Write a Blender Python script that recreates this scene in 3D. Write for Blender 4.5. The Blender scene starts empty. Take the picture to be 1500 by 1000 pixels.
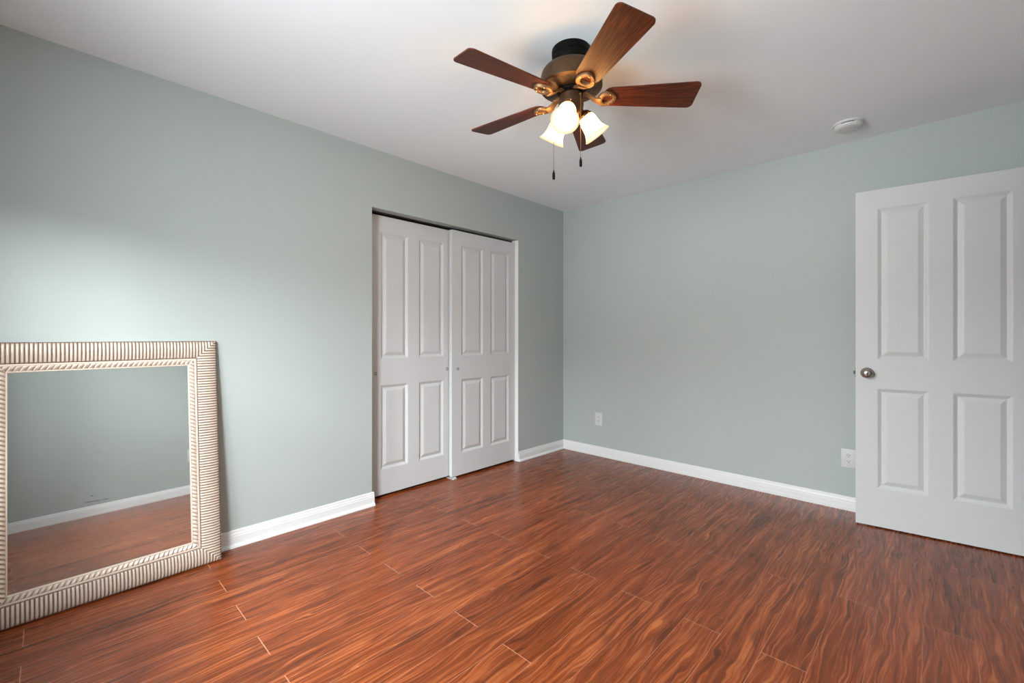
import bpy, bmesh, math, random
from mathutils import Vector, Matrix
PI = math.pi
random.seed(7)
SC = bpy.context.scene
C = SC.collection

# ------------------------------------------------------------------ camera
cam = bpy.data.cameras.new('camera')
cam.sensor_width = 36.0
cam.lens = 650.0 / 1500.0 * 36.0
cam.shift_y = -8.0 / 1500.0
cam.clip_start = 0.02
cam_o = bpy.data.objects.new('camera', cam)
C.objects.link(cam_o)
cam_o.location = (2.79, -3.676, 1.157)
cam_o.rotation_euler = (PI / 2, 0, math.atan2(623, 650))
SC.camera = cam_o

# ------------------------------------------------------------------ light
SC.view_settings.view_transform = 'Standard'
SC.view_settings.look = 'None'
SC.view_settings.gamma = 1.0
SC.view_settings.use_curve_mapping = False
SC.view_settings.exposure = -0.18
SC.cycles.use_denoising = True
SC.cycles.max_bounces = 10
SC.cycles.diffuse_bounces = 6
SC.cycles.glossy_bounces = 5
SC.cycles.transparent_max_bounces = 8
SC.cycles.sample_clamp_indirect = 6.0

world = bpy.data.worlds.new('sky')
SC.world = world
world.use_nodes = True
world.node_tree.nodes['Background'].inputs[0].default_value = (0.80, 0.90, 1.0, 1)
world.node_tree.nodes['Background'].inputs[1].default_value = 1.0


def area_light(name, loc, target, sx, sy, power, col, spread=PI):
    l = bpy.data.lights.new(name, 'AREA')
    l.shape = 'RECTANGLE'
    l.size = sx
    l.size_y = sy
    l.energy = power
    l.color = col
    l.spread = spread
    o = bpy.data.objects.new(name, l)
    C.objects.link(o)
    o.location = loc
    d = Vector(target) - Vector(loc)
    o.rotation_euler = d.to_track_quat('-Z', 'Y').to_euler()
    return o


DAY = (0.90, 0.97, 1.0)
# bright sky seen above the roofs outside the narrow window by the mirror
area_light('sky_light', (3.7, -5.7, 3.0), (0.3, -3.4, 1.0), 2.8, 1.2, 900, DAY)
area_light('low_fill_light', (1.0, -5.7, 2.5), (1.9, -0.5, 0.6), 1.2, 0.6, 330, DAY)  # added fill to lift the lower door and back wall
# added fills behind the camera: one in the second opening, one low outside
area_light('window_light', (1.75, -4.255, 1.45), (1.5, 0.0, 0.70), 0.78, 1.10, 80, DAY, 2.8)  # added fill for the whole room, set in the added opening
area_light('ceiling_fill_light', (0.9, -11.5, -0.35), (1.5, -4.15, 1.5), 2.6, 1.4, 330, (0.88, 0.96, 1.0))  # added fill from outside, aimed up to brighten the ceiling


# ------------------------------------------------------------------ helpers
class MB:
    """collects shapes into one bmesh"""

    def __init__(self):
        self.bm = bmesh.new()

    def box(self, x0, x1, y0, y1, z0, z1, bev=0.0, seg=2):
        r = bmesh.ops.create_cube(self.bm, size=1.0)
        vs = r['verts']
        for v in vs:
            v.co = Vector((x0 + (v.co.x + .5) * (x1 - x0), y0 + (v.co.y + .5) * (y1 - y0), z0 + (v.co.z + .5) * (z1 - z0)))
        if bev > 0:
            es = list({e for v in vs for e in v.link_edges})
            bmesh.ops.bevel(self.bm, geom=es, offset=bev, segments=seg, affect='EDGES', profile=0.5)
        return self

    def lathe(self, prof, n=40, mat=None, cap0=False, cap1=False):
        """prof: (r, z) list, around local z"""
        M = mat or Matrix.Identity(4)
        rings = []
        for r, z in prof:
            if r < 1e-6:
                rings.append([self.bm.verts.new(M @ Vector((0, 0, z)))])
            else:
                rings.append([self.bm.verts.new(M @ Vector((r * math.cos(2 * PI * k / n), r * math.sin(2 * PI * k / n), z))) for k in range(n)])
        for a, b in zip(rings[:-1], rings[1:]):
            if len(a) == 1 and len(b) == 1:
                continue
            for k in range(n):
                k2 = (k + 1) % n
                if len(a) == 1:
                    self.bm.faces.new((a[0], b[k], b[k2]))
                elif len(b) == 1:
                    self.bm.faces.new((a[k], b[0], a[k2]))
                else:
                    self.bm.faces.new((a[k], b[k], b[k2], a[k2]))
        if cap0 and len(rings[0]) > 1:
            self.bm.faces.new(rings[0])
        if cap1 and len(rings[-1]) > 1:
            self.bm.faces.new(rings[-1][::-1])
        return self

    def sweep(self, pts, sect, closed=False, scale=None, up=Vector((0, 0, 1))):
        """sect: list of (a, b) in side/up axes; pts: list of points"""
        pts = [Vector(p) for p in pts]
        n = len(pts)
        rings = []
        for i, p in enumerate(pts):
            if closed:
                t = (pts[(i + 1) % n] - pts[i - 1]).normalized()
            else:
                t = (pts[min(i + 1, n - 1)] - pts[max(i - 1, 0)]).normalized()
            side = t.cross(up)
            side = side.normalized() if side.length > 1e-5 else Vector((1, 0, 0))
            u = side.cross(t).normalized()
            s = scale[i] if scale else (1, 1)
            rings.append([self.bm.verts.new(p + side * a * s[0] + u * b * s[1]) for a, b in sect])
        m = len(sect)
        rng = range(n) if closed else range(n - 1)
        for i in rng:
            a, b = rings[i], rings[(i + 1) % n]
            for k in range(m):
                k2 = (k + 1) % m
                self.bm.faces.new((a[k], b[k], b[k2], a[k2]))
        if not closed:
            self.bm.faces.new(rings[0])
            self.bm.faces.new(rings[-1][::-1])
        return self

    def prism(self, poly, M, depth):
        """poly (u, v) extruded along local z by depth, mapped by M"""
        a = [self.bm.verts.new(M @ Vector((u, v, 0))) for u, v in poly]
        b = [self.bm.verts.new(M @ Vector((u, v, depth))) for u, v in poly]
        n = len(poly)
        self.bm.faces.new(a[::-1])
        self.bm.faces.new(b)
        for k in range(n):
            self.bm.faces.new((a[k], a[(k + 1) % n], b[(k + 1) % n], b[k]))
        return self

    def build(self, name, mat, parent=None, smooth=None, loc=None, rot=None):
        bmesh.ops.recalc_face_normals(self.bm, faces=self.bm.faces)
        me = bpy.data.meshes.new(name)
        if smooth is not None:
            for f in self.bm.faces:
                f.smooth = True
            ang = math.radians(smooth)
            for e in self.bm.edges:
                if len(e.link_faces) == 2 and e.calc_face_angle(0) > ang:
                    e.smooth = False
        self.bm.to_mesh(me)
        self.bm.free()
        o = bpy.data.objects.new(name, me)
        C.objects.link(o)
        me.materials.append(mat)
        if parent is not None:
            o.parent = parent
        if loc is not None:
            o.location = loc
        if rot is not None:
            o.rotation_euler = rot
        return o


def empty(name, loc=(0, 0, 0), rot=(0, 0, 0)):
    o = bpy.data.objects.new(name, None)
    C.objects.link(o)
    o.empty_display_size = 0.05
    o.location = loc
    o.rotation_euler = rot
    return o


def tag(o, label, cat, group=None):
    o['label'] = label
    o['category'] = cat
    if group:
        o['group'] = group
    return o


def struct(o, label=None, cat=None):
    o['kind'] = 'structure'
    if label:
        o['label'] = label
    if cat:
        o['category'] = cat
    return o


def copy_tree(o, parent=None):
    c = o.copy()
    C.objects.link(c)
    if parent is not None:
        c.parent = parent
    for ch in list(o.children):
        copy_tree(ch, c)
    return c


# ------------------------------------------------------------------ materials
class NT:
    def __init__(self, name):
        self.m = bpy.data.materials.new(name)
        self.m.use_nodes = True
        self.t = self.m.node_tree
        self.b = self.t.nodes['Principled BSDF']
        self.out = self.t.nodes['Material Output']

    def n(self, typ, **kw):
        nd = self.t.nodes.new(typ)
        for k, v in kw.items():
            setattr(nd, k, v)
        return nd

    def l(self, a, b):
        self.t.links.new(a, b)

    def put(self, sock, v):
        if hasattr(v, 'is_linked') or hasattr(v, 'links'):
            self.l(v, sock)
        else:
            sock.default_value = v

    def math(self, op, a, b=None, c=None, clamp=False):
        nd = self.n('ShaderNodeMath', operation=op)
        nd.use_clamp = clamp
        self.put(nd.inputs[0], a)
        if b is not None:
            self.put(nd.inputs[1], b)
        if c is not None:
            self.put(nd.inputs[2], c)
        return nd.outputs[0]

    def mix(self, f, a, b, blend='MIX'):
        nd = self.n('ShaderNodeMix', data_type='RGBA', blend_type=blend)
        self.put(nd.inputs[0], f)
        self.put(nd.inputs[6], a)
        self.put(nd.inputs[7], b)
        return nd.outputs[2]

    def xyz(self, x, y, z):
        nd = self.n('ShaderNodeCombineXYZ')
        self.put(nd.inputs[0], x)
        self.put(nd.inputs[1], y)
        self.put(nd.inputs[2], z)
        return nd.outputs[0]

    def noise(self, vec, scale, detail=2.0, rough=0.5, dist=0.0):
        nd = self.n('ShaderNodeTexNoise')
        if vec is not None:
            self.l(vec, nd.inputs['Vector'])
        nd.inputs['Scale'].default_value = scale
        nd.inputs['Detail'].default_value = detail
        nd.inputs['Roughness'].default_value = rough
        nd.inputs['Distortion'].default_value = dist
        return nd.outputs[0]

    def ramp(self, f, stops):
        nd = self.n('ShaderNodeValToRGB')
        self.l(f, nd.inputs[0])
        cr = nd.color_ramp
        while len(cr.elements) > 1:
            cr.elements.remove(cr.elements[-1])
        cr.elements[0].position = stops[0][0]
        cr.elements[0].color = stops[0][1]
        for p, c in stops[1:]:
            e = cr.elements.new(p)
            e.color = c
        return nd.outputs[0]

    def smooth(self, v, a, b):
        nd = self.n('ShaderNodeMapRange', interpolation_type='SMOOTHSTEP')
        self.put(nd.inputs[0], v)
        nd.inputs[1].default_value = a
        nd.inputs[2].default_value = b
        return nd.outputs[0]

    def bump(self, h, strength, dist=0.001):
        nd = self.n('ShaderNodeBump')
        nd.inputs['Strength'].default_value = strength
        nd.inputs['Distance'].default_value = dist
        self.l(h, nd.inputs['Height'])
        self.l(nd.outputs[0], self.b.inputs['Normal'])

    def coord(self, which='Object'):
        return self.n('ShaderNodeTexCoord').outputs[which]


def srgb(r, g, b):
    f = lambda c: (c / 255 / 12.92) if c / 255 <= 0.04045 else ((c / 255 + 0.055) / 1.055) ** 2.4
    return (f(r), f(g), f(b), 1)


def plain(name, col, rough=0.5, metal=0.0, spec=0.5, nscale=60, namt=0.04, bump=0.0, bscale=300):
    t = NT(name)
    co = t.coord()
    n = t.noise(co, nscale, 3)
    dark = tuple(c * (1 - namt) for c in col[:3]) + (1,)
    lite = tuple(min(1, c * (1 + namt)) for c in col[:3]) + (1,)
    t.l(t.mix(n, dark, lite), t.b.inputs['Base Color'])
    t.b.inputs['Roughness'].default_value = rough
    t.b.inputs['Metallic'].default_value = metal
    t.b.inputs['Specular IOR Level'].default_value = spec
    if bump:
        t.bump(t.noise(co, bscale, 3), bump, 0.0006)
    return t.m


WALLC = (0.425, 0.470, 0.452, 1)
M_wall = plain('sage_wall_paint', WALLC, 0.55, spec=0.35, nscale=1.5, namt=0.02, bump=0.12, bscale=220)
M_ceil = plain('white_ceiling_paint', (0.86, 0.90, 0.925, 1), 0.85, spec=0.2, nscale=2, namt=0.01, bump=0.1, bscale=200)
M_trim = plain('white_trim_paint', (0.76, 0.765, 0.77, 1), 0.35, spec=0.4, nscale=8, namt=0.01)
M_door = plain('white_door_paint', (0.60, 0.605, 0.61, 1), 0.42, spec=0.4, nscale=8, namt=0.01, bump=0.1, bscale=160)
M_plastic = plain('white_plastic', (0.62, 0.63, 0.63, 1), 0.35, nscale=30, namt=0.01)
M_slot = plain('dark_slot', (0.03, 0.03, 0.03, 1), 0.6)
M_nickel = plain('brushed_nickel', (0.42, 0.38, 0.33, 1), 0.28, 1.0, nscale=120, namt=0.1)
M_pull = plain('dark_nickel_pull', (0.10, 0.10, 0.10, 1), 0.35, 0.8)
M_track = plain('dark_track_metal', (0.03, 0.03, 0.03, 1), 0.5, 0.6)
M_black = plain('black_bronze', (0.004, 0.0035, 0.003, 1), 0.5, 0.0, 0.08, nscale=90, namt=0.3)
M_bronze = plain('oil_rubbed_bronze', (0.105, 0.062, 0.034, 1), 0.42, 0.85, 0.4, nscale=70, namt=0.25)
M_iron = plain('bronze_blade_iron', (0.24, 0.135, 0.065, 1), 0.50, 0.75, nscale=70, namt=0.2)
M_brass = plain('brass', (0.65, 0.40, 0.14, 1), 0.25, 1.0)
M_back = plain('brown_backing', (0.16, 0.10, 0.06, 1), 0.8)
M_closet = plain('closet_paint', (0.45, 0.46, 0.45, 1), 0.8)


def wall_with_scuff():
    t = NT('sage_wall_paint_scuffed')
    co = t.coord()
    n = t.noise(co, 1.5, 3)
    base = t.mix(n, tuple(c * .98 for c in WALLC[:3]) + (1,), tuple(c * 1.02 for c in WALLC[:3]) + (1,))
    sp = t.n('ShaderNodeSeparateXYZ')
    t.l(co, sp.inputs[0])
    y, z = sp.outputs[1], sp.outputs[2]
    line = t.math('ABSOLUTE', t.math('SUBTRACT', z, t.math('ADD', 0.128, t.math('MULTIPLY', t.math('ADD', y, 3.12), -0.04))))
    m1 = t.math('SUBTRACT', 1.0, t.smooth(line, 0.0015, 0.005))
    m2 = t.math('MULTIPLY', t.smooth(y, -3.22, -3.19), t.math('SUBTRACT', 1.0, t.smooth(y, -3.06, -3.03)))
    brk = t.smooth(t.noise(co, 28, 3), 0.36, 0.46)
    mk = t.math('MULTIPLY', t.math('MULTIPLY', m1, m2), brk)
    dy = t.math('SUBTRACT', y, -3.16)
    dz = t.math('MULTIPLY', t.math('SUBTRACT', z, 0.182), 2.2)
    d2 = t.math('SQRT', t.math('ADD', t.math('MULTIPLY', dy, dy), t.math('MULTIPLY', dz, dz)))
    mk = t.math('MAXIMUM', mk, t.math('SUBTRACT', 1.0, t.smooth(d2, 0.004, 0.016)))
    t.l(t.mix(t.math('MULTIPLY', mk, 0.8), base, (0.03, 0.035, 0.035, 1)), t.b.inputs['Base Color'])
    t.b.inputs['Roughness'].default_value = 0.55
    t.b.inputs['Specular IOR Level'].default_value = 0.35
    t.bump(t.noise(co, 220, 3), 0.12, 0.0006)
    return t.m


M_wall_r = wall_with_scuff()


def floor_mat():
    t = NT('cherry_laminate_planks')
    W, L, X0 = 0.1425, 1.248, 0.044
    sp = t.n('ShaderNodeSeparateXYZ')
    t.l(t.coord(), sp.inputs[0])
    x, y = sp.outputs[0], sp.outputs[1]
    u = t.math('DIVIDE', t.math('SUBTRACT', x, X0), W)
    i = t.math('FLOOR', u)
    fu = t.math('FRACT', u)
    even = t.math('SUBTRACT', 1.0, t.math('FLOORED_MODULO', i, 2.0))
    v = t.math('ADD', t.math('DIVIDE', y, L), t.math('MULTIPLY', even, 0.5))
    j = t.math('FLOOR', v)
    fv = t.math('FRACT', v)
    wn = t.n('ShaderNodeTexWhiteNoise', noise_dimensions='2D')
    t.l(t.xyz(i, j, 0.0), wn.inputs['Vector'])
    rnd = wn.outputs['Value']
    rz = t.math('MULTIPLY', rnd, 37.0)
    # cathedral figure: contour lines of a stretched noise field, one field per plank
    warp = t.noise(t.xyz(t.math('MULTIPLY', x, 10.0), t.math('MULTIPLY', y, 2.4), rz), 1.0, 2.0, 0.5, 0.4)
    xw = t.math('ADD', x, t.math('MULTIPLY', t.math('SUBTRACT', warp, 0.5), 0.085))
    field = t.noise(t.xyz(t.math('MULTIPLY', xw, 16.0), t.math('MULTIPLY', y, 0.7), rz), 1.0, 2.0, 0.5, 0.2)
    rings = t.math('MULTIPLY_ADD', t.math('SINE', t.math('MULTIPLY', field, 60.0)), 0.5, 0.5)
    streak = t.noise(t.xyz(t.math('MULTIPLY', xw, 130.0), t.math('MULTIPLY', y, 2.2), rz), 1.0, 5, 0.62, 0.2)
    broad = t.noise(t.xyz(t.math('MULTIPLY', xw, 34.0), t.math('MULTIPLY', y, 1.6), t.math('ADD', rz, 9.0)), 1.0, 3, 0.55, 0.2)
    blot = t.noise(t.xyz(t.math('MULTIPLY', xw, 13.0), t.math('MULTIPLY', y, 4.2), t.math('ADD', rz, 5.0)), 1.0, 4, 0.6, 0.5)
    g = t.math('ADD', t.math('MULTIPLY', rings, 0.08), t.math('ADD', t.math('MULTIPLY', streak, 0.60), t.math('MULTIPLY', broad, 0.32)))
    g = t.math('ADD', g, t.math('MULTIPLY', t.math('SUBTRACT', rnd, 0.5), 0.05))
    col = t.ramp(g, [(0.33, srgb(68, 29, 12)), (0.44, srgb(108, 50, 21)), (0.53, srgb(131, 61, 27)), (0.67, srgb(174, 98, 54))])
    kn = t.smooth(blot, 0.54, 0.74)
    col = t.mix(t.math('MULTIPLY', kn, 0.62), col, srgb(66, 30, 15))
    # seams
    du = t.math('MULTIPLY', t.math('MINIMUM', fu, t.math('SUBTRACT', 1.0, fu)), W)
    dv = t.math('MULTIPLY', t.math('MINIMUM', fv, t.math('SUBTRACT', 1.0, fv)), L)
    su = t.math('SUBTRACT', 1.0, t.smooth(du, 0.0005, 0.0015))
    sv = t.math('SUBTRACT', 1.0, t.smooth(dv, 0.0006, 0.0018))
    col = t.mix(t.math('MULTIPLY', su, t.math('MULTIPLY_ADD', rnd, 0.45, 0.2)), col, srgb(205, 140, 105))
    col = t.mix(t.math('MULTIPLY', sv, 0.65), col, srgb(228, 170, 135))
    t.l(col, t.b.inputs['Base Color'])
    rg = t.math('ADD', 0.20, t.math('MULTIPLY', streak, 0.14))
    t.l(rg, t.b.inputs['Roughness'])
    t.b.inputs['Specular IOR Level'].default_value = 0.36
    h = t.math('SUBTRACT', t.math('MULTIPLY', streak, 0.25), t.math('MAXIMUM', su, sv))
    t.bump(h, 0.25, 0.0008)
    return t.m


M_floor = floor_mat()


def blade_mat():
    t = NT('walnut_blade_veneer')
    sp = t.n('ShaderNodeSeparateXYZ')
    t.l(t.coord(), sp.inputs[0])
    x, y = sp.outputs[0], sp.outputs[1]
    ri = t.n('ShaderNodeObjectInfo').outputs['Random']
    rz = t.math('MULTIPLY', ri, 20.0)
    field = t.noise(t.xyz(t.math('MULTIPLY', x, 1.6), t.math('MULTIPLY', y, 14.0), rz), 1.0, 2, 0.5, 0.3)
    rings = t.math('MULTIPLY_ADD', t.math('SINE', t.math('MULTIPLY', field, 75.0)), 0.5, 0.5)
    streak = t.noise(t.xyz(t.math('MULTIPLY', x, 6.0), t.math('MULTIPLY', y, 170.0), rz), 1.0, 4, 0.6, 0.2)
    g = t.math('ADD', t.math('MULTIPLY', rings, 0.22), t.math('MULTIPLY', streak, 0.78))
    col = t.ramp(g, [(0.25, srgb(42, 15, 6)), (0.5, srgb(78, 32, 12)), (0.75, srgb(108, 49, 18))])
    t.l(col, t.b.inputs['Base Color'])
    t.b.inputs['Roughness'].default_value = 0.42
    t.b.inputs['Specular IOR Level'].default_value = 0.35
    return t.m


M_blade = blade_mat()


def frame_mat(name, light, glaze, use_attr=True):
    """cream paint with a brown antiquing glaze left in the grooves (a paint mask stored with the carving)"""
    t = NT(name)
    at = t.n('ShaderNodeAttribute', attribute_name='glaze')
    co = t.coord()
    n = t.noise(co, 70, 4, 0.6)
    f = t.math('MULTIPLY', at.outputs['Fac'], t.math('ADD', 0.75, t.math('MULTIPLY', n, 0.8)), clamp=True)
    t.l(t.mix(f, light, glaze), t.b.inputs['Base Color'])
    t.b.inputs['Roughness'].default_value = 0.36
    t.b.inputs['Metallic'].default_value = 0.15
    return t.m


M_frame = frame_mat('champagne_antiqued_frame', (0.78, 0.66, 0.56, 1), (0.14, 0.066, 0.034, 1))


def mirror_mat():
    t = NT('mirror_silver')
    n = t.noise(t.coord(), 3.0, 3)
    t.l(t.mix(n, (0.74, 0.76, 0.75, 1), (0.77, 0.79, 0.78, 1)), t.b.inputs['Base Color'])
    t.b.inputs['Metallic'].default_value = 1.0
    t.b.inputs['Roughness'].default_value = 0.015
    return t.m


M_mirror = mirror_mat()


def shade_mat():
    t = NT('frosted_glass_lit')
    co = t.coord()
    n = t.noise(co, 25, 3, 0.6, 1.0)
    t.t.nodes.remove(t.b)
    tr = t.n('ShaderNodeBsdfTranslucent')
    t.l(t.mix(n, (0.11, 0.10, 0.078, 1), (0.13, 0.118, 0.095, 1)), tr.inputs[0])
    df = t.n('ShaderNodeBsdfDiffuse')
    df.inputs[0].default_value = (0.18, 0.165, 0.14, 1)
    tp = t.n('ShaderNodeBsdfTransparent')
    tp.inputs[0].default_value = (1, 0.85, 0.62, 1)
    m1 = t.n('ShaderNodeMixShader')
    m1.inputs[0].default_value = 0.35
    t.l(tr.outputs[0], m1.inputs[1])
    t.l(df.outputs[0], m1.inputs[2])
    m2 = t.n('ShaderNodeMixShader')
    m2.inputs[0].default_value = 0.25
    t.l(m1.outputs[0], m2.inputs[1])
    t.l(tp.outputs[0], m2.inputs[2])
    em = t.n('ShaderNodeEmission')
    at = t.n('ShaderNodeAttribute', attribute_name='along')   # 0 at the neck by the bulb, 1 at the flared rim
    k = t.smooth(at.outputs['Fac'], 0.35, 1.0)
    t.l(t.mix(k, (1.0, 0.56, 0.20, 1), (1.0, 0.80, 0.50, 1)), em.inputs[0])
    t.l(t.math('MULTIPLY_ADD', k, -16.3, 17.0), em.inputs[1])
    ad = t.n('ShaderNodeAddShader')
    t.l(m2.outputs[0], ad.inputs[0])
    t.l(em.outputs[0], ad.inputs[1])
    t.l(ad.outputs[0], t.out.inputs[0])
    return t.m


M_shade = shade_mat()


def bulb_mat():
    t = NT('lit_bulb')
    t.t.nodes.remove(t.b)
    tp = t.n('ShaderNodeBsdfTransparent')
    tp.inputs[0].default_value = (1, 0.95, 0.88, 1)
    em = t.n('ShaderNodeEmission')
    em.inputs[0].default_value = (1.0, 0.84, 0.56, 1)
    em.inputs[1].default_value = 2.5
    ad = t.n('ShaderNodeAddShader')
    t.l(tp.outputs[0], ad.inputs[0])
    t.l(em.outputs[0], ad.inputs[1])
    t.l(ad.outputs[0], t.out.inputs[0])
    return t.m


M_bulb = bulb_mat()


def glass_mat():
    t = NT('window_glass')
    t.t.nodes.remove(t.b)
    g = t.n('ShaderNodeBsdfGlossy')
    g.inputs['Roughness'].default_value = 0.0
    tp = t.n('ShaderNodeBsdfTransparent')
    lw = t.n('ShaderNodeLayerWeight')
    lw.inputs[0].default_value = 0.5
    fr = t.math('MULTIPLY_ADD', t.math('POWER', lw.outputs['Facing'], 5.0), 0.8, 0.04)
    m = t.n('ShaderNodeMixShader')
    t.l(fr, m.inputs[0])
    t.l(tp.outputs[0], m.inputs[1])
    t.l(g.outputs[0], m.inputs[2])
    t.l(m.outputs[0], t.out.inputs[0])
    return t.m


M_glass = glass_mat()

# ------------------------------------------------------------------ the setting
XR, YR, H = 3.20, -4.15, 2.44          # right wall, rear wall, ceiling height
CY0, CY1, CZ = -2.148, -0.680, 2.040   # closet opening
DY0, DY1, DZ = -0.935, -0.135, 2.060   # doorway in the right wall

b = MB()
b.box(-0.85, 4.5, YR - 0.12, 0.12, -0.10, 0.0)
struct(b.build('floor', M_floor))
b = MB()
b.box(-0.85, 4.5, YR - 0.12, 0.12, H, H + 0.10)
struct(b.build('ceiling', M_ceil))

b = MB()
b.box(-0.12, 0, YR - 0.12, CY0, 0, H)
b.box(-0.12, 0, CY1, 0.0, 0, H)
b.box(-0.12, 0, CY0, CY1, CZ, H)
struct(b.build('wall_left', M_wall))
b = MB()
b.box(-0.12, 4.5, 0, 0.12, 0, H)
struct(b.build('wall_back', M_wall))
b = MB()
b.box(XR, XR + 0.12, YR - 0.12, DY0, 0, H)
b.box(XR, XR + 0.12, DY1, 0.0, 0, H)
b.box(XR, XR + 0.12, DY0, DY1, DZ, H)
struct(b.build('wall_right', M_wall_r))
# rear wall: window opening by the mirror, and a second one added for fill
WIN = [(0.58, 1.26, 0.85, 1.92), (1.34, 2.16, 0.85, 2.05)]
b = MB()
xs = [0.0, WIN[0][0], WIN[0][1], WIN[1][0], WIN[1][1], XR]
b.box(xs[0], xs[1], YR - 0.12, YR, 0, H)
b.box(xs[2], xs[3], YR - 0.12, YR, 0, H)
b.box(xs[4], xs[5], YR - 0.12, YR, 0, H)
for x0, x1, z0, z1 in WIN:
    b.box(x0, x1, YR - 0.12, YR, 0, z0)
    b.box(x0, x1, YR - 0.12, YR, z1, H)
struct(b.build('wall_rear', M_wall))
# closet interior and hallway stub behind the openings
b = MB()
b.box(-0.85, -0.75, CY0 - 0.32, CY1 + 0.32, 0, H)
b.box(-0.75, -0.12, CY0 - 0.42, CY0 - 0.32, 0, H)
b.box(-0.75, -0.12, CY1 + 0.32, CY1 + 0.42, 0, H)
struct(b.build('wall_closet', M_closet))
b = MB()
b.box(4.4, 4.5, -1.7, 0.0, 0, H)
b.box(XR + 0.12, 4.4, -1.8, -1.7, 0, H)
struct(b.build('wall_hallway', M_wall))

for k, (x0, x1, z0, z1) in enumerate(WIN):
    b = MB()
    f = 0.045
    b.box(x0, x0 + f, YR - 0.09, YR - 0.03, z0, z1, 0.004)
    b.box(x1 - f, x1, YR - 0.09, YR - 0.03, z0, z1, 0.004)
    b.box(x0 + f, x1 - f, YR - 0.09, YR - 0.03, z0, z0 + f, 0.004)
    b.box(x0 + f, x1 - f, YR - 0.09, YR - 0.03, z1 - f, z1, 0.004)
    zm = (z0 + z1) / 2
    b.box(x0 + f, x1 - f, YR - 0.085, YR - 0.035, zm - 0.018, zm + 0.018, 0.003)
    w = struct(b.build('window_%d' % (k + 1), M_trim))  # the second one only frames the added fill opening
    b = MB()
    b.box(x0 + f, x1 - f, YR - 0.062, YR - 0.058, z0 + f, z1 - f)
    b.build('pane', M_glass, w)
    b = MB()
    b.box(x0 - 0.04, x1 + 0.04, YR - 0.03, YR + 0.035, z0 - 0.025, z0, 0.004)
    b.build('window_sill', M_trim, w)

# baseboards: (out, up) profile swept along the wall
BASE = [(0, 0), (0.0125, 0), (0.0125, 0.058), (0.0105, 0.063), (0.0105, 0.069), (0.0075, 0.076), (0.006, 0.088), (0.004, 0.0915), (0, 0.0915)]
SHOE = [(0.0122, 0.0005), (0.0255, 0.0005), (0.0255, 0.006), (0.0235, 0.012), (0.019, 0.017), (0.0122, 0.0195)]


def wall_prism(b, prof, p0, p1, out):
    p0, p1, out = Vector(p0), Vector(p1), Vector(out)
    M = Matrix.Identity(4)
    d = (p1 - p0)
    for r in range(3):
        M[r][0] = out[r]
        M[r][1] = (0, 0, 1)[r]
        M[r][2] = d.normalized()[r]
        M[r][3] = p0[r]
    b.prism(prof, M, d.length)


def baseboard(name, p0, p1, out, shoe=True, prof=BASE):
    b = MB()
    wall_prism(b, prof, p0, p1, out)
    o = struct(b.build(name, M_trim))
    if shoe:
        b = MB()
        wall_prism(b, SHOE, p0, p1, out)
        b.build('shoe_moulding', M_trim, o)
    return o


BASE2 = [(0, 0), (0.0135, 0), (0.0135, 0.022), (0.0120, 0.024), (0.0120, 0.052), (0.0105, 0.055), (0.0105, 0.066), (0.007, 0.074), (0.005, 0.089), (0, 0.0915)]
baseboard('baseboard_left', (0, YR, 0), (0, CY0 + 0.012, 0), (1, 0, 0))
baseboard('baseboard_left.001', (0, CY1 - 0.002, 0), (0, 0, 0), (1, 0, 0))
baseboard('baseboard_back', (0, 0, 0), (XR, 0, 0), (0, -1, 0), False, BASE2)
baseboard('baseboard_right', (XR, YR, 0), (XR, DY0 - 0.06, 0), (-1, 0, 0), False, BASE2)
baseboard('baseboard_rear', (0, YR, 0), (XR, YR, 0), (0, 1, 0), False, BASE2)

# white jamb at the right side of the closet opening, and its sliding track
b = MB()
b.box(-0.12, 0.003, CY1 - 0.009, CY1, 0.0, CZ, 0.0015, 1)
struct(b.build('trim_1', M_trim))
b = MB()
b.box(-0.119, -0.074, CY0 + 0.002, CY1 - 0.010, CZ - 0.010, CZ - 0.001)
struct(b.build('trim_2', M_track))
# doorway casing on the right wall
b = MB()
b.box(XR - 0.016, XR, DY0 - 0.06, DY0, 0, DZ + 0.06, 0.004)
b.box(XR - 0.016, XR, DY1, DY1 + 0.06, 0, DZ + 0.06, 0.004)
b.box(XR - 0.016, XR, DY0, DY1, DZ, DZ + 0.06, 0.004)
struct(b.build('trim_3', M_trim))


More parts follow.
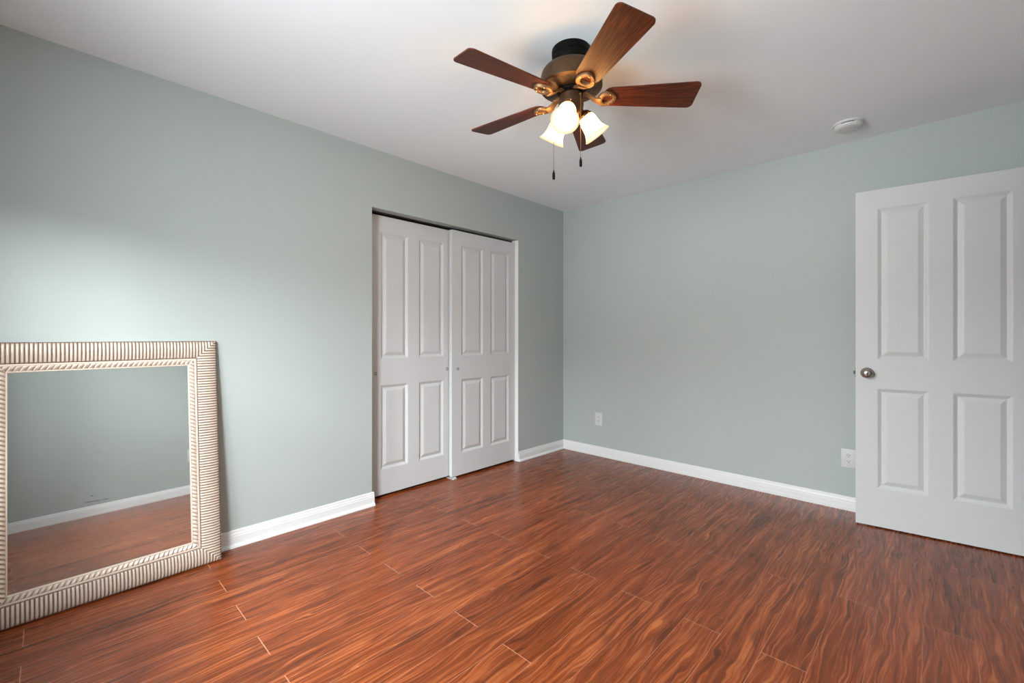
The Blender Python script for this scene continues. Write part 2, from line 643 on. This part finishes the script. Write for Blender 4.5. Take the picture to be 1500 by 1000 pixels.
# ------------------------------------------------------------------ moulded four-panel doors
def panel_door(root, w, h, th, pan):
    """door leaf in local x (0..w), z (0..h), front face at y = 0 looking to -y; pan = list of (x0, x1, z0, z1)"""
    xs = sorted({0.0, w} | {p[0] for p in pan} | {p[1] for p in pan})
    zs = sorted({0.0, h} | {p[2] for p in pan} | {p[3] for p in pan})
    b = MB()
    bm = b.bm
    inside = lambda x, z: any(p[0] < x < p[1] and p[2] < z < p[3] for p in pan)
    vf, vb = {}, {}
    for i, x in enumerate(xs):
        for j, z in enumerate(zs):
            vf[i, j] = bm.verts.new((x, 0, z))
            vb[i, j] = bm.verts.new((x, th, z))
    solid = {}
    for i in range(len(xs) - 1):
        for j in range(len(zs) - 1):
            solid[i, j] = not inside((xs[i] + xs[i + 1]) / 2, (zs[j] + zs[j + 1]) / 2)
    for (i, j), s in solid.items():
        if not s:
            continue
        bm.faces.new((vf[i, j], vf[i + 1, j], vf[i + 1, j + 1], vf[i, j + 1]))
        bm.faces.new((vb[i, j], vb[i, j + 1], vb[i + 1, j + 1], vb[i + 1, j]))
        for di, dj, a, c in ((-1, 0, (i, j), (i, j + 1)), (1, 0, (i + 1, j), (i + 1, j + 1)), (0, -1, (i, j), (i + 1, j)), (0, 1, (i, j + 1), (i + 1, j + 1))):
            if not solid.get((i + di, j + dj), False):
                bm.faces.new((vf[a], vf[c], vb[c], vb[a]))
    b.build('door_leaf', M_door, root)
    # each raised panel: groove and field, both faces
    prof = [(0.0, 0.0), (0.003, 0.0008), (0.018, 0.0102), (0.021, 0.0108), (0.024, 0.0100), (0.044, 0.0024), (0.047, 0.0018)]
    for x0, x1, z0, z1 in pan:
        b = MB()
        bm = b.bm
        loops = []
        for side in (0, 1):
            ls = []
            for ins, dep in prof:
                y = dep if side == 0 else th - dep
                ls.append([bm.verts.new(p) for p in ((x0 + ins, y, z0 + ins), (x1 - ins, y, z0 + ins), (x1 - ins, y, z1 - ins), (x0 + ins, y, z1 - ins))])
            for a, c in zip(ls[:-1], ls[1:]):
                for k in range(4):
                    bm.faces.new((a[k], a[(k + 1) % 4], c[(k + 1) % 4], c[k]))
            bm.faces.new(ls[-1])
            loops.append(ls[0])
        for k in range(4):
            bm.faces.new((loops[0][k], loops[0][(k + 1) % 4], loops[1][(k + 1) % 4], loops[1][k]))
        b.build('door_panel', M_door, root)


def pull_cup(root, x, z):
    """small round recessed finger pull"""
    M = Matrix.Translation((x, 0, z)) @ Matrix.Rotation(PI / 2, 4, 'X')
    b = MB()
    b.lathe([(0.0, -0.004), (0.0062, -0.004), (0.0072, 0.0012), (0.0095, 0.0022), (0.0112, 0.0012), (0.0115, -0.002)], 24, M)
    b.build('finger_pull', M_pull, root, 40)


ZP = [(0.178, 0.786), (0.974, 1.886)]
# sliding closet doors face +x: local -y -> world +x, local x -> world y
ROT = (0, 0, PI / 2)
d1 = empty('door_1', (-0.085, -2.146, 0.019), ROT)       # behind, left
struct(d1, 'white four-panel sliding closet door on the left, set back behind the other', 'door')
w1 = 0.745
panel_door(d1, w1, 1.999, 0.032, [(x0, x1, z0, z1) for x0, x1 in ((0.112, 0.340), (0.436, 0.672)) for z0, z1 in ZP])
pull_cup(d1, 0.072, 0.871)
pull_cup(d1, 0.708, 0.871)
d2 = empty('door_2', (-0.035, -1.4285, 0.019), ROT)      # in front, right
struct(d2, 'white four-panel sliding closet door on the right, in front with its lit edge', 'door')
w2 = 1.4285 - 0.690 
panel_door(d2, w2, 1.997, 0.034, [(x0, x1, z0, z1) for x0, x1 in ((0.098, 0.340), (0.428, 0.658)) for z0, z1 in ZP])
pull_cup(d2, 0.062, 0.871)
# floor guide at the meeting edge
g = empty('door_guide', (-0.03, -1.4, 0.0))
tag(g, 'small white plastic floor guide under the edge of the front closet door', 'door guide')
b = MB()
b.box(-0.105, 0.014, -0.030, 0.012, 0.0, 0.004, 0.0015)
b.build('base_plate', M_plastic, g)
b = MB()
b.box(-0.001, 0.006, -0.022, 0.006, 0.004, 0.018, 0.0015)
b.build('guide_fin', M_plastic, g)
b = MB()
b.lathe([(0.0, 0.0058), (0.0025, 0.0055), (0.0032, 0.004)], 14, Matrix.Translation((0.012, -0.012, 0)))
b.build('screw', M_nickel, g, 40)

# entry door, open against the back wall
d3 = empty('door_3', (2.425, -0.227, 0.008), (0, 0, math.radians(6.0)))
struct(d3, 'white four-panel entry door with a nickel knob, standing open at the right', 'door')
panel_door(d3, 0.762, 2.032, 0.035, [(x0, x1, z0, z1) for x0, x1 in ((0.104, 0.332), (0.430, 0.658)) for z0, z1 in ((0.232, 0.832), (1.008, 1.920))])
for face in (0, 1):
    M = Matrix.Translation((0.056, 0.0 if face == 0 else 0.035, 0.924)) @ Matrix.Rotation(PI / 2 if face == 0 else -PI / 2, 4, 'X')
    k = MB().lathe([(0.0, 0.064), (0.010, 0.0635), (0.019, 0.061), (0.0255, 0.055), (0.0275, 0.046), (0.0255, 0.037), (0.018, 0.029), (0.0125, 0.024), (0.0115, 0.014), (0.0125, 0.010)], 40, M).build('door_knob', M_nickel, d3, 50)
    MB().lathe([(0.0126, 0.012), (0.022, 0.0115), (0.030, 0.008), (0.0328, 0.003), (0.033, 0.0)], 40, M).build('rosette', M_nickel, k, 40)
    MB().lathe([(0.0, 0.0655), (0.0045, 0.0652), (0.0055, 0.0640)], 20, M).build('turn_button', M_slot, k, 40)
b = MB()
b.box(-0.0015, 0.001, 0.006, 0.029, 0.894, 0.954, 0.0005, 1)
b.box(-0.011, 0.001, 0.012, 0.024, 0.914, 0.934, 0.002, 2)
b.build('latch', M_pull, d3)
for hz in (0.18, 1.02, 1.83):
    b = MB()
    b.lathe([(0.0, -0.046), (0.006, -0.046), (0.006, 0.046), (0.0, 0.046)], 16, Matrix.Translation((0.766, 0.041, hz)))
    b.box(0.752, 0.765, 0.0345, 0.0372, hz - 0.045, hz + 0.045)
    b.build('hinge', M_nickel, d3)


# ------------------------------------------------------------------ outlets
def outlet(label, loc, rot):
    r = empty('wall_outlet', loc, rot)
    tag(r, label, 'outlet')
    b = MB()
    b.box(-0.0415, 0.0415, -0.0055, 0, -0.0625, 0.0625, 0.0035, 3)
    b.build('cover_plate', M_plastic, r, 50)
    for s in (1, -1):
        zc = 0.0195 * s
        b = MB()
        poly = []
        for k in range(36):
            a = 2 * PI * k / 36
            poly.append((0.0172 * math.cos(a), max(-0.0135, min(0.0135, 0.0172 * math.sin(a)))))
        M = Matrix.Translation((0, -0.0050, zc)) @ Matrix.Rotation(PI / 2, 4, 'X')
        b.prism(poly, M, 0.0025)
        q = b.build('receptacle', M_plastic, r)
        for dx, hh in ((-0.0063, 0.0085), (0.0063, 0.0068)):
            b = MB()
            b.box(dx - 0.0013, dx + 0.0013, -0.0079, -0.0070, zc + 0.004 - hh / 2, zc + 0.004 + hh / 2)
            b.build('slot', M_slot, q)
        b = MB()
        b.lathe([(0.0, 0.0), (0.0026, 0.0), (0.0026, -0.0009), (0, -0.0009)], 16, Matrix.Translation((0, -0.0079, zc - 0.0068)) @ Matrix.Rotation(-PI / 2, 4, 'X'))
        b.build('ground_hole', M_slot, q)
    b = MB()
    b.lathe([(0.0032, 0.0), (0.0028, 0.0012), (0.0, 0.0015)], 16, Matrix.Translation((0, -0.0054, 0)) @ Matrix.Rotation(PI / 2, 4, 'X'))
    b.build('screw', M_plastic, r, 40)
    return r


outlet('white duplex outlet low on the back wall near the closet corner', (0.430, 0, 0.356), (0, 0, 0))
outlet('white duplex outlet on the back wall half hidden behind the open door', (2.366, 0, 0.344), (0, 0, 0))
outlet('white duplex outlet on the right wall, seen only in the leaning mirror', (XR, -2.33, 0.40), (0, 0, -PI / 2))

# ------------------------------------------------------------------ smoke detector
r = empty('smoke_detector', (2.402, -0.335, H))
tag(r, 'round white smoke detector on the ceiling above the open door', 'smoke detector')
MB().lathe([(0.0, 0.0), (0.078, 0.0), (0.079, -0.004), (0.077, -0.009), (0.070, -0.010)], 48).build('base', M_plastic, r, 40)
b = MB()
b.lathe([(0.069, -0.008), (0.071, -0.012), (0.071, -0.020), (0.0685, -0.027), (0.061, -0.034), (0.050, -0.037), (0.028, -0.0375), (0.0, -0.0375)], 48)
cv = b.build('cover', M_plastic, r, 30)
b = MB()
b.lathe([(0.0, -0.0395), (0.010, -0.0395), (0.0115, -0.037)], 24, Matrix.Translation((-0.018, -0.018, 0)))
b.build('test_button', M_plastic, cv, 40)
for k in range(3):
    b = MB()
    a = 0.6 + k * 2 * PI / 3
    M = Matrix.Rotation(a, 4, 'Z')
    pts = [M @ Vector((0.0713 * math.cos(t), 0.0713 * math.sin(t), -0.0145)) for t in [(-0.45 + 0.9 * q / 8) for q in range(9)]]
    b.sweep(pts, [(-0.0006, -0.002), (0.0006, -0.002), (0.0006, 0.002), (-0.0006, 0.002)])
    b.build('vent_slot', M_slot, cv)
b = MB()
b.lathe([(0, -0.0385), (0.0022, -0.0382), (0.0026, -0.037)], 12, Matrix.Translation((0.030, -0.010, 0)))
b.build('indicator_light', M_slot, cv)

# ------------------------------------------------------------------ ceiling fan
FX, FY = 1.600, -2.050
fan = empty('ceiling_fan', (FX, FY, H))
tag(fan, 'dark bronze five-blade ceiling fan with three lit frosted bell lamps', 'ceiling fan')
Z = lambda z: z - H          # world height to fan-local
MB().lathe([(0.0, 0.0), (0.086, 0.0), (0.087, -0.006), (0.086, -0.028), (0.0835, -0.030), (0.0835, -0.040), (0.086, -0.043), (0.085, -0.072), (0.080, -0.080), (0.072, -0.084), (0.0, -0.084)], 56).build('canopy', M_black, fan, 35)
hs = MB().lathe([(0.0, Z(2.362)), (0.080, Z(2.362)), (0.106, Z(2.357)), (0.122, Z(2.349)), (0.131, Z(2.338)), (0.1365, Z(2.322)), (0.1385, Z(2.300)), (0.1390, Z(2.280)), (0.1385, Z(2.272)), (0.1360, Z(2.269)), (0.1320, Z(2.2675)), (0.0800, Z(2.2590)), (0.0700, Z(2.2575)), (0.0, Z(2.2575))], 72).build('motor_housing', M_bronze, fan, 28)
for k in range(30):
    a = 2 * PI * k / 30
    b = MB()
    M = Matrix.Rotation(a, 4, 'Z') @ Matrix.Translation((0.108, 0, Z(2.2628))) @ Matrix.Rotation(-math.atan2(0.0085, 0.052), 4, 'Y')
    b.prism([(-0.0105, -0.0042), (0.0105, -0.0052), (0.0105, 0.0052), (-0.0105, 0.0042)], M, 0.0018)
    b.build('vent_slot', M_slot, hs)
fly = MB().lathe([(0.0, Z(2.258)), (0.062, Z(2.258)), (0.064, Z(2.256)), (0.064, Z(2.250)), (0.060, Z(2.246)), (0.050, Z(2.245)), (0.050, Z(2.238)), (0.0, Z(2.238))], 48).build('flywheel', M_black, fan, 30)

# blade: local x outward
BZ, PITCH, PH = 2.230, math.radians(-12), -1.7892


def blade_mesh():
    out = []
    r0, r1, wa, wb = 0.140, 0.556, 0.054, 0.077
    # rounded outline: root semicircular-ish, tip with rounded corners
    cr = 0.022
    pts = []
    for k in range(9):
        a = PI / 2 + PI * k / 8
        pts.append((r0 + 0.035 + 0.035 * math.cos(a), wa * math.sin(a) * -1 * -1))
    pts = [(x, y) for x, y in pts]
    for k in range(7):
        a = -PI / 2 + (PI / 2) * k / 6
        pts.append((r1 - cr + cr * math.cos(a), -wb + cr + cr * math.sin(a)))
    for k in range(7):
        a = (PI / 2) * k / 6
        pts.append((r1 - cr + cr * math.cos(a), wb - cr + cr * math.sin(a)))
    return pts


def iron(parent):
    """cast blade iron: curved arm, open loop under the blade, three screws"""
    b = MB()
    sec = [(0.0105, -0.0035), (0.0105, 0.0020), (0.007, 0.0040), (-0.007, 0.0040), (-0.0105, 0.0020), (-0.0105, -0.0035), (-0.007, -0.0050), (0.007, -0.0050)]
    arm = []
    sc = []
    for k in range(13):
        t = k / 12
        x = 0.052 + (0.128 - 0.052) * t
        z = 0.020 - 0.036 * (3 * t * t - 2 * t ** 3) + 0.0
        arm.append((x, 0, z - 0.002))
        s = 1.35 - 0.30 * math.sin(PI * min(1, t * 1.1)) + 0.75 * t ** 2
        sc.append((s, 1.25))
    b.sweep(arm, sec, False, sc)
    o = b.build('blade_iron', M_iron, parent, 50)
    b = MB()
    loop = []
    lsc = []
    for k in range(40):
        a = 2 * PI * k / 40
        x = 0.161 + 0.033 * math.cos(a)
        w = 0.031 * (1.0 - 0.22 * math.cos(a + PI) * -1)
        loop.append((x, w * math.sin(a), -0.0135 + 0.005 * (x - 0.127) / 0.07))
        lsc.append((1.0 - 0.2 * math.cos(a), 1.0))
    b.sweep(loop, [(0.0088, -0.0040), (0.0088, 0.0060), (0.0070, 0.0070), (-0.0070, 0.0070), (-0.0088, 0.0060), (-0.0088, -0.0040), (-0.0074, -0.0056), (0.0074, -0.0056)], True, lsc)
    b.build('iron_loop', M_iron, parent, 50)
    for sx, sy in ((0.192, 0.0), (0.171, 0.028), (0.171, -0.028)):
        b = MB()
        b.lathe([(0.0, -0.0190), (0.0030, -0.0185), (0.0042, -0.0165), (0.0042, -0.012)], 14, Matrix.Translation((sx, sy, 0)))
        b.build('screw', M_brass, parent, 40)


outline = blade_mesh()
TH = 0.0055
bl = None
for i, dA in enumerate((0.0, 0.0, 0.0, 0.0, 0.0)):
    if bl is None:
        b = MB()
        bm = b.bm
        tilt = Matrix.Rotation(PITCH, 4, 'X')
        top = [bm.verts.new(tilt @ Vector((x, y, TH / 2))) for x, y in outline]
        bot = [bm.verts.new(tilt @ Vector((x, y, -TH / 2))) for x, y in outline]
        bm.faces.new(top)
        bm.faces.new(bot[::-1])
        n = len(outline)
        es = []
        for k in range(n):
            bm.faces.new((top[k], bot[k], bot[(k + 1) % n], top[(k + 1) % n]))
        bl = b.build('blade', M_blade, fan)
        iron(bl)
        for ch in bl.children:
            if ch.name.startswith(('iron_loop', 'screw')):
                ch.data.transform(Matrix.Rotation(PITCH, 4, 'X'))
        bl.location = (0, 0, Z(BZ))
        bl.rotation_euler = (0, 0, PH)
    else:
        o = copy_tree(bl, fan)
        o.rotation_euler = (0, 0, PH + i * 2 * PI / 5 + dA)

# light kit
sw = MB().lathe([(0.0, Z(2.2385)), (0.051, Z(2.2385)), (0.054, Z(2.234)), (0.0545, Z(2.203)), (0.0565, Z(2.201)), (0.0565, Z(2.194)), (0.0550, Z(2.182)), (0.0515, Z(2.166)), (0.0440, Z(2.149)), (0.0320, Z(2.137)), (0.012, Z(2.129)), (0.0, Z(2.128))], 48).build('switch_housing', M_bronze, fan, 30)
MB().lathe([(0.010, Z(2.130)), (0.0105, Z(2.123)), (0.006, Z(2.118)), (0.008, Z(2.113)), (0.0, Z(2.107))], 24).build('finial', M_brass, sw, 40)
BELL = [(0.0290, 0.000), (0.0305, 0.003), (0.0350, 0.010), (0.0385, 0.022), (0.0395, 0.038), (0.0405, 0.052), (0.0440, 0.068), (0.0500, 0.082), (0.0575, 0.093), (0.0620, 0.098)]
BELL_IN = [(r - 0.0028, z + 0.0004) for r, z in BELL[::-1]]
TILT = math.radians(36)
for k, phi in enumerate((-20, 100, 220)):
    az = math.atan2(-0.722, 0.692) + math.radians(phi)
    # lamp frame: local -z is the shade's axis (down and outward)
    M = Matrix.Rotation(az, 4, 'Z') @ Matrix.Translation((0.066, 0, Z(2.150))) @ Matrix.Rotation(-TILT, 4, 'Y') @ Matrix.Diagonal((1, 1, -1, 1))
    b = MB()
    b.lathe(BELL + [(0.0612, 0.0992)] + BELL_IN, 48, M)
    sh = b.build('lamp_shade', M_shade, fan, 60)
    al = sh.data.attributes.new('along', 'FLOAT', 'POINT')
    Mi = M.inverted()
    for v in sh.data.vertices:
        al.data[v.index].value = max(0.0, min(1.0, (Mi @ v.co).z / 0.098))
    b = MB()
    b.lathe([(0.0, -0.022), (0.012, -0.022), (0.018, -0.018), (0.026, -0.010), (0.0335, -0.004), (0.0345, 0.004), (0.0325, 0.0045)], 36, M)
    for q in range(3):
        Mq = M @ Matrix.Rotation(q * 2 * PI / 3 + 0.5, 4, 'Z') @ Matrix.Translation((0.034, 0, 0.001)) @ Matrix.Rotation(PI / 2, 4, 'Y')
        b.lathe([(0.0015, 0.0), (0.0015, 0.008), (0.0035, 0.008), (0.0035, 0.011), (0.0, 0.012)], 12, Mq)
    b.build('shade_holder', M_bronze, sh, 40)
    b = MB()
    b.lathe([(0.010, -0.012), (0.012, 0.004), (0.018, 0.020), (0.0255, 0.034), (0.0275, 0.046), (0.0240, 0.058), (0.014, 0.067), (0.0, 0.070)], 28, M)
    b.build('bulb', M_bulb, sh, 60)
    b = MB()
    p0 = M @ Vector((0, 0, -0.018))
    ca, sa = math.cos(az), math.sin(az)
    pts = [(0.030 * ca, 0.030 * sa, Z(2.178)), (0.042 * ca, 0.042 * sa, Z(2.176)), ((0.042 * ca + p0.x) / 2, (0.042 * sa + p0.y) / 2, (Z(2.176) + p0.z) / 2 + 0.002), tuple(p0)]
    b.sweep(pts, [(0.011 * math.cos(2 * PI * q / 14), 0.011 * math.sin(2 * PI * q / 14)) for q in range(14)])
    b.build('lamp_arm', M_bronze, fan, 50)
    pl = bpy.data.lights.new('lamp_glow', 'POINT')
    pl.energy = 7.0
    pl.color = (1.0, 0.66, 0.33)
    pl.shadow_soft_size = 0.028
    lo = bpy.data.objects.new('lamp_glow', pl)
    C.objects.link(lo)
    lo.location = Vector((FX, FY, H)) + (M @ Vector((0, 0, 0.052)))

# pull chains with fobs
def pull_chain(phi, rad, ztop, zfob):
    az = math.atan2(-0.722, 0.692) + math.radians(phi)
    x, y = rad * math.cos(az), rad * math.sin(az)
    b = MB()
    b.lathe([(0.0011, Z(ztop)), (0.0011, Z(zfob))], 8, Matrix.Translation((x, y, 0)), True, True)
    nb = int((ztop - zfob) / 0.005)
    for q in range(nb):
        z = Z(ztop) - q * 0.005
        b.lathe([(0.0, z + 0.0018), (0.0016, z + 0.0008), (0.0016, z - 0.0008), (0.0, z - 0.0018)], 6, Matrix.Translation((x, y, 0)))
    c0 = b.build('pull_chain', M_iron, fan)
    b = MB()
    b.lathe([(0.0, 0.003), (0.0025, 0.002), (0.003, -0.004), (0.0052, -0.009), (0.0062, -0.016), (0.0062, -0.034), (0.0048, -0.0385), (0.0, -0.040)], 18, Matrix.Translation((x, y, Z(zfob))))
    b.build('fob', M_black, c0, 50)
    b = MB()
    ri = 0.050
    b.sweep([(ri * math.cos(az), ri * math.sin(az), Z(ztop)), (x + 0.002 * math.cos(az), y + 0.002 * math.sin(az), Z(ztop) - 0.001)], [(0.0022 * math.cos(2 * PI * q / 10), 0.0022 * math.sin(2 * PI * q / 10)) for q in range(10)])
    b.build('chain_eyelet', M_iron, c0)


pull_chain(34, 0.063, 2.222, 1.938)
pull_chain(-86, 0.079, 2.215, 1.898)

# ------------------------------------------------------------------ leaning mirror
MW, MH, FR = 0.857, 1.133, 0.125
tl, yw = math.radians(4.9), math.radians(2.2)
zax = Vector((math.cos(tl) * math.cos(yw), math.cos(tl) * math.sin(yw), math.sin(tl)))
xax = Vector((-math.sin(yw), math.cos(yw), 0))
yax = zax.cross(xax)
base_r = Vector((0.099, -3.0585, 0.0005))
org = base_r - xax * (MW / 2)
mir = empty('leaning_mirror', org)
mir.matrix_world = Matrix(((xax.x, yax.x, zax.x, org.x), (xax.y, yax.y, zax.y, org.y), (xax.z, yax.z, zax.z, org.z), (0, 0, 0, 1)))
tag(mir, 'large rectangular mirror in a wide ribbed champagne frame, leaning against the left wall', 'mirror')


def interp(tab, x):
    for (a, p), (c, q) in zip(tab[:-1], tab[1:]):
        if a <= x <= c:
            return p + (q - p) * (x - a) / (c - a) if c > a else p
    return tab[-1][1]


def carved(L, ws, hfun, gfun, per, pitch, w0, w1):
    """height field rail along s (0..L), across w; mitred at 45 degrees; returns an MB with a glaze layer"""
    b = MB()
    bm = b.bm
    lay = bm.verts.layers.float.new('glaze')
    n = max(1, int(round(L / pitch)))
    ns = n * per
    cols = []
    for i in range(ns + 1):
        s = L * i / ns
        ph = (i % per) / per
        col = []
        for w in ws:
            v = bm.verts.new((s, w, hfun(ph, w)))
            v[lay] = gfun(ph, w)
            col.append(v)
        va = bm.verts.new((s, ws[-1], 0.0))
        vz = bm.verts.new((s, ws[0], 0.0))
        col = [vz] + col + [va]
        cols.append(col)
    for a, c in zip(cols[:-1], cols[1:]):
        for k in range(len(a)):
            k2 = (k + 1) % len(a)
            bm.faces.new((a[k], c[k], c[k2], a[k2]))
    # mitres
    geom = lambda: list(bm.verts) + list(bm.edges) + list(bm.faces)
    bmesh.ops.bisect_plane(bm, geom=geom(), plane_co=(0, 0, 0), plane_no=Vector((-1, 1, 0)).normalized(), clear_outer=True)
    bmesh.ops.bisect_plane(bm, geom=geom(), plane_co=(L, 0, 0), plane_no=Vector((1, 1, 0)).normalized(), clear_outer=True)
    return b


CUSH = [(0.0, 0.0165), (0.002, 0.0195), (0.006, 0.0230), (0.012, 0.0262), (0.022, 0.0292), (0.034, 0.0305), (0.046, 0.0300), (0.060, 0.0275), (0.074, 0.0240), (0.083, 0.0210), (0.0875, 0.0175), (0.0885, 0.0150)]
CW = [0.0, 0.0015, 0.003, 0.006, 0.011, 0.018, 0.028, 0.040, 0.052, 0.063, 0.072, 0.079, 0.0835, 0.0865, 0.0885]


def ridge(ph):
    return math.sqrt(max(0.0, 1 - (2 * ph - 1) ** 2))


def cush_h(ph, w):
    t = min(1, max(0, min(w / 0.006, (0.0875 - w) / 0.006)))
    return interp(CUSH, w) + (ridge(ph) - 1) * 0.0060 * t


def cush_g(ph, w):
    t = min(1, max(0, min((w + 0.003) / 0.006, (0.0875 - w) / 0.006)))
    groove = (1 - ridge(ph)) ** 0.5
    ends = max(0, 1 - w / 0.010) + max(0, 1 - (0.0885 - w) / 0.006) * 0.9
    return min(1, max(groove * 0.78 + 0.04, ends))


LED = [(0.0885, 0.0165), (0.0895, 0.0195), (0.0960, 0.0200), (0.0980, 0.0185)]
LW = [0.0885, 0.0892, 0.0900, 0.0950, 0.0965, 0.0980]
BEADW = [0.0980, 0.0995, 0.103, 0.107, 0.111, 0.115, 0.1175, 0.119]


def bead_h(ph, w):
    v = (w - 0.098) / 0.021
    base = 0.0180 - 0.0045 * v
    f = (ph - 0.60 * v) % 1.0
    tri = (f / 0.72) if f < 0.72 else (1 - f) / 0.28
    env = math.sin(PI * min(1, max(0, v))) ** 0.7 if 0 < v < 1 else 0
    return base + 0.0085 * tri * env


def bead_g(ph, w):
    v = (w - 0.098) / 0.021
    f = (ph - 0.60 * v) % 1.0
    tri = (f / 0.72) if f < 0.72 else (1 - f) / 0.28
    return max(0, 1 - tri * 1.8) * 0.75


LIPW = [0.1190, 0.1205, 0.1225, 0.1245, 0.1250]
LIP = [(0.1190, 0.0138), (0.1205, 0.0150), (0.1225, 0.0150), (0.1245, 0.0135), (0.1250, 0.0065)]

sides = [('bottom', MW, Matrix.Translation((-MW / 2, 0, 0))),
         ('top', MW, Matrix.Translation((MW / 2, MH, 0)) @ Matrix.Rotation(PI, 4, 'Z')),
         ('right', MH, Matrix.Translation((MW / 2, 0, 0)) @ Matrix.Rotation(PI / 2, 4, 'Z')),
         ('left', MH, Matrix.Translation((-MW / 2, MH, 0)) @ Matrix.Rotation(-PI / 2, 4, 'Z'))]
for nm, L, M in sides:
    rail = None
    for part, ws, hf, gf, per, pitch in (
            ('frame_rail', CW, cush_h, cush_g, 10, 0.0131),
            ('frame_ledge', LW, lambda p, w: interp(LED, w), lambda p, w: 0.9 if w < 0.0893 else 0.08, 1, 0.2),
            ('beaded_border', BEADW, bead_h, bead_g, 12, 0.0185),
            ('inner_lip', LIPW, lambda p, w: interp(LIP, w), lambda p, w: 0.25 if w < 0.1192 else 0.0, 1, 0.2)):
        b = carved(L, ws, hf, gf, per, pitch, ws[0], ws[-1])
        bmesh.ops.transform(b.bm, matrix=M, verts=b.bm.verts)
        if rail is None:
            rail = b.build(part, M_frame, mir, 60)
        else:
            b.build(part, M_frame, rail, 35)
# glass with a slim bevel all round
x0, x1, y0, y1 = -MW / 2 + FR - 0.003, MW / 2 - FR + 0.003, FR - 0.003, MH - FR + 0.003
bv, zc, ze = 0.026, 0.0080, 0.0080 - 0.00012
b = MB()
bm = b.bm
o4 = [bm.verts.new(p) for p in ((x0, y0, ze), (x1, y0, ze), (x1, y1, ze), (x0, y1, ze))]
i4 = [bm.verts.new(p) for p in ((x0 + bv, y0 + bv, zc), (x1 - bv, y0 + bv, zc), (x1 - bv, y1 - bv, zc), (x0 + bv, y1 - bv, zc))]
k4 = [bm.verts.new(p) for p in ((x0, y0, 0.004), (x1, y0, 0.004), (x1, y1, 0.004), (x0, y1, 0.004))]
bm.faces.new(i4)
bm.faces.new(k4[::-1])
for k in range(4):
    k2 = (k + 1) % 4
    bm.faces.new((o4[k], o4[k2], i4[k2], i4[k]))
    bm.faces.new((k4[k], k4[k2], o4[k2], o4[k]))
b.build('mirror_glass', M_mirror, mir)
b = MB()
b.box(-MW / 2 + 0.02, MW / 2 - 0.02, 0.02, MH - 0.02, 0.0008, 0.0036)
b.build('backing_board', M_back, mir)
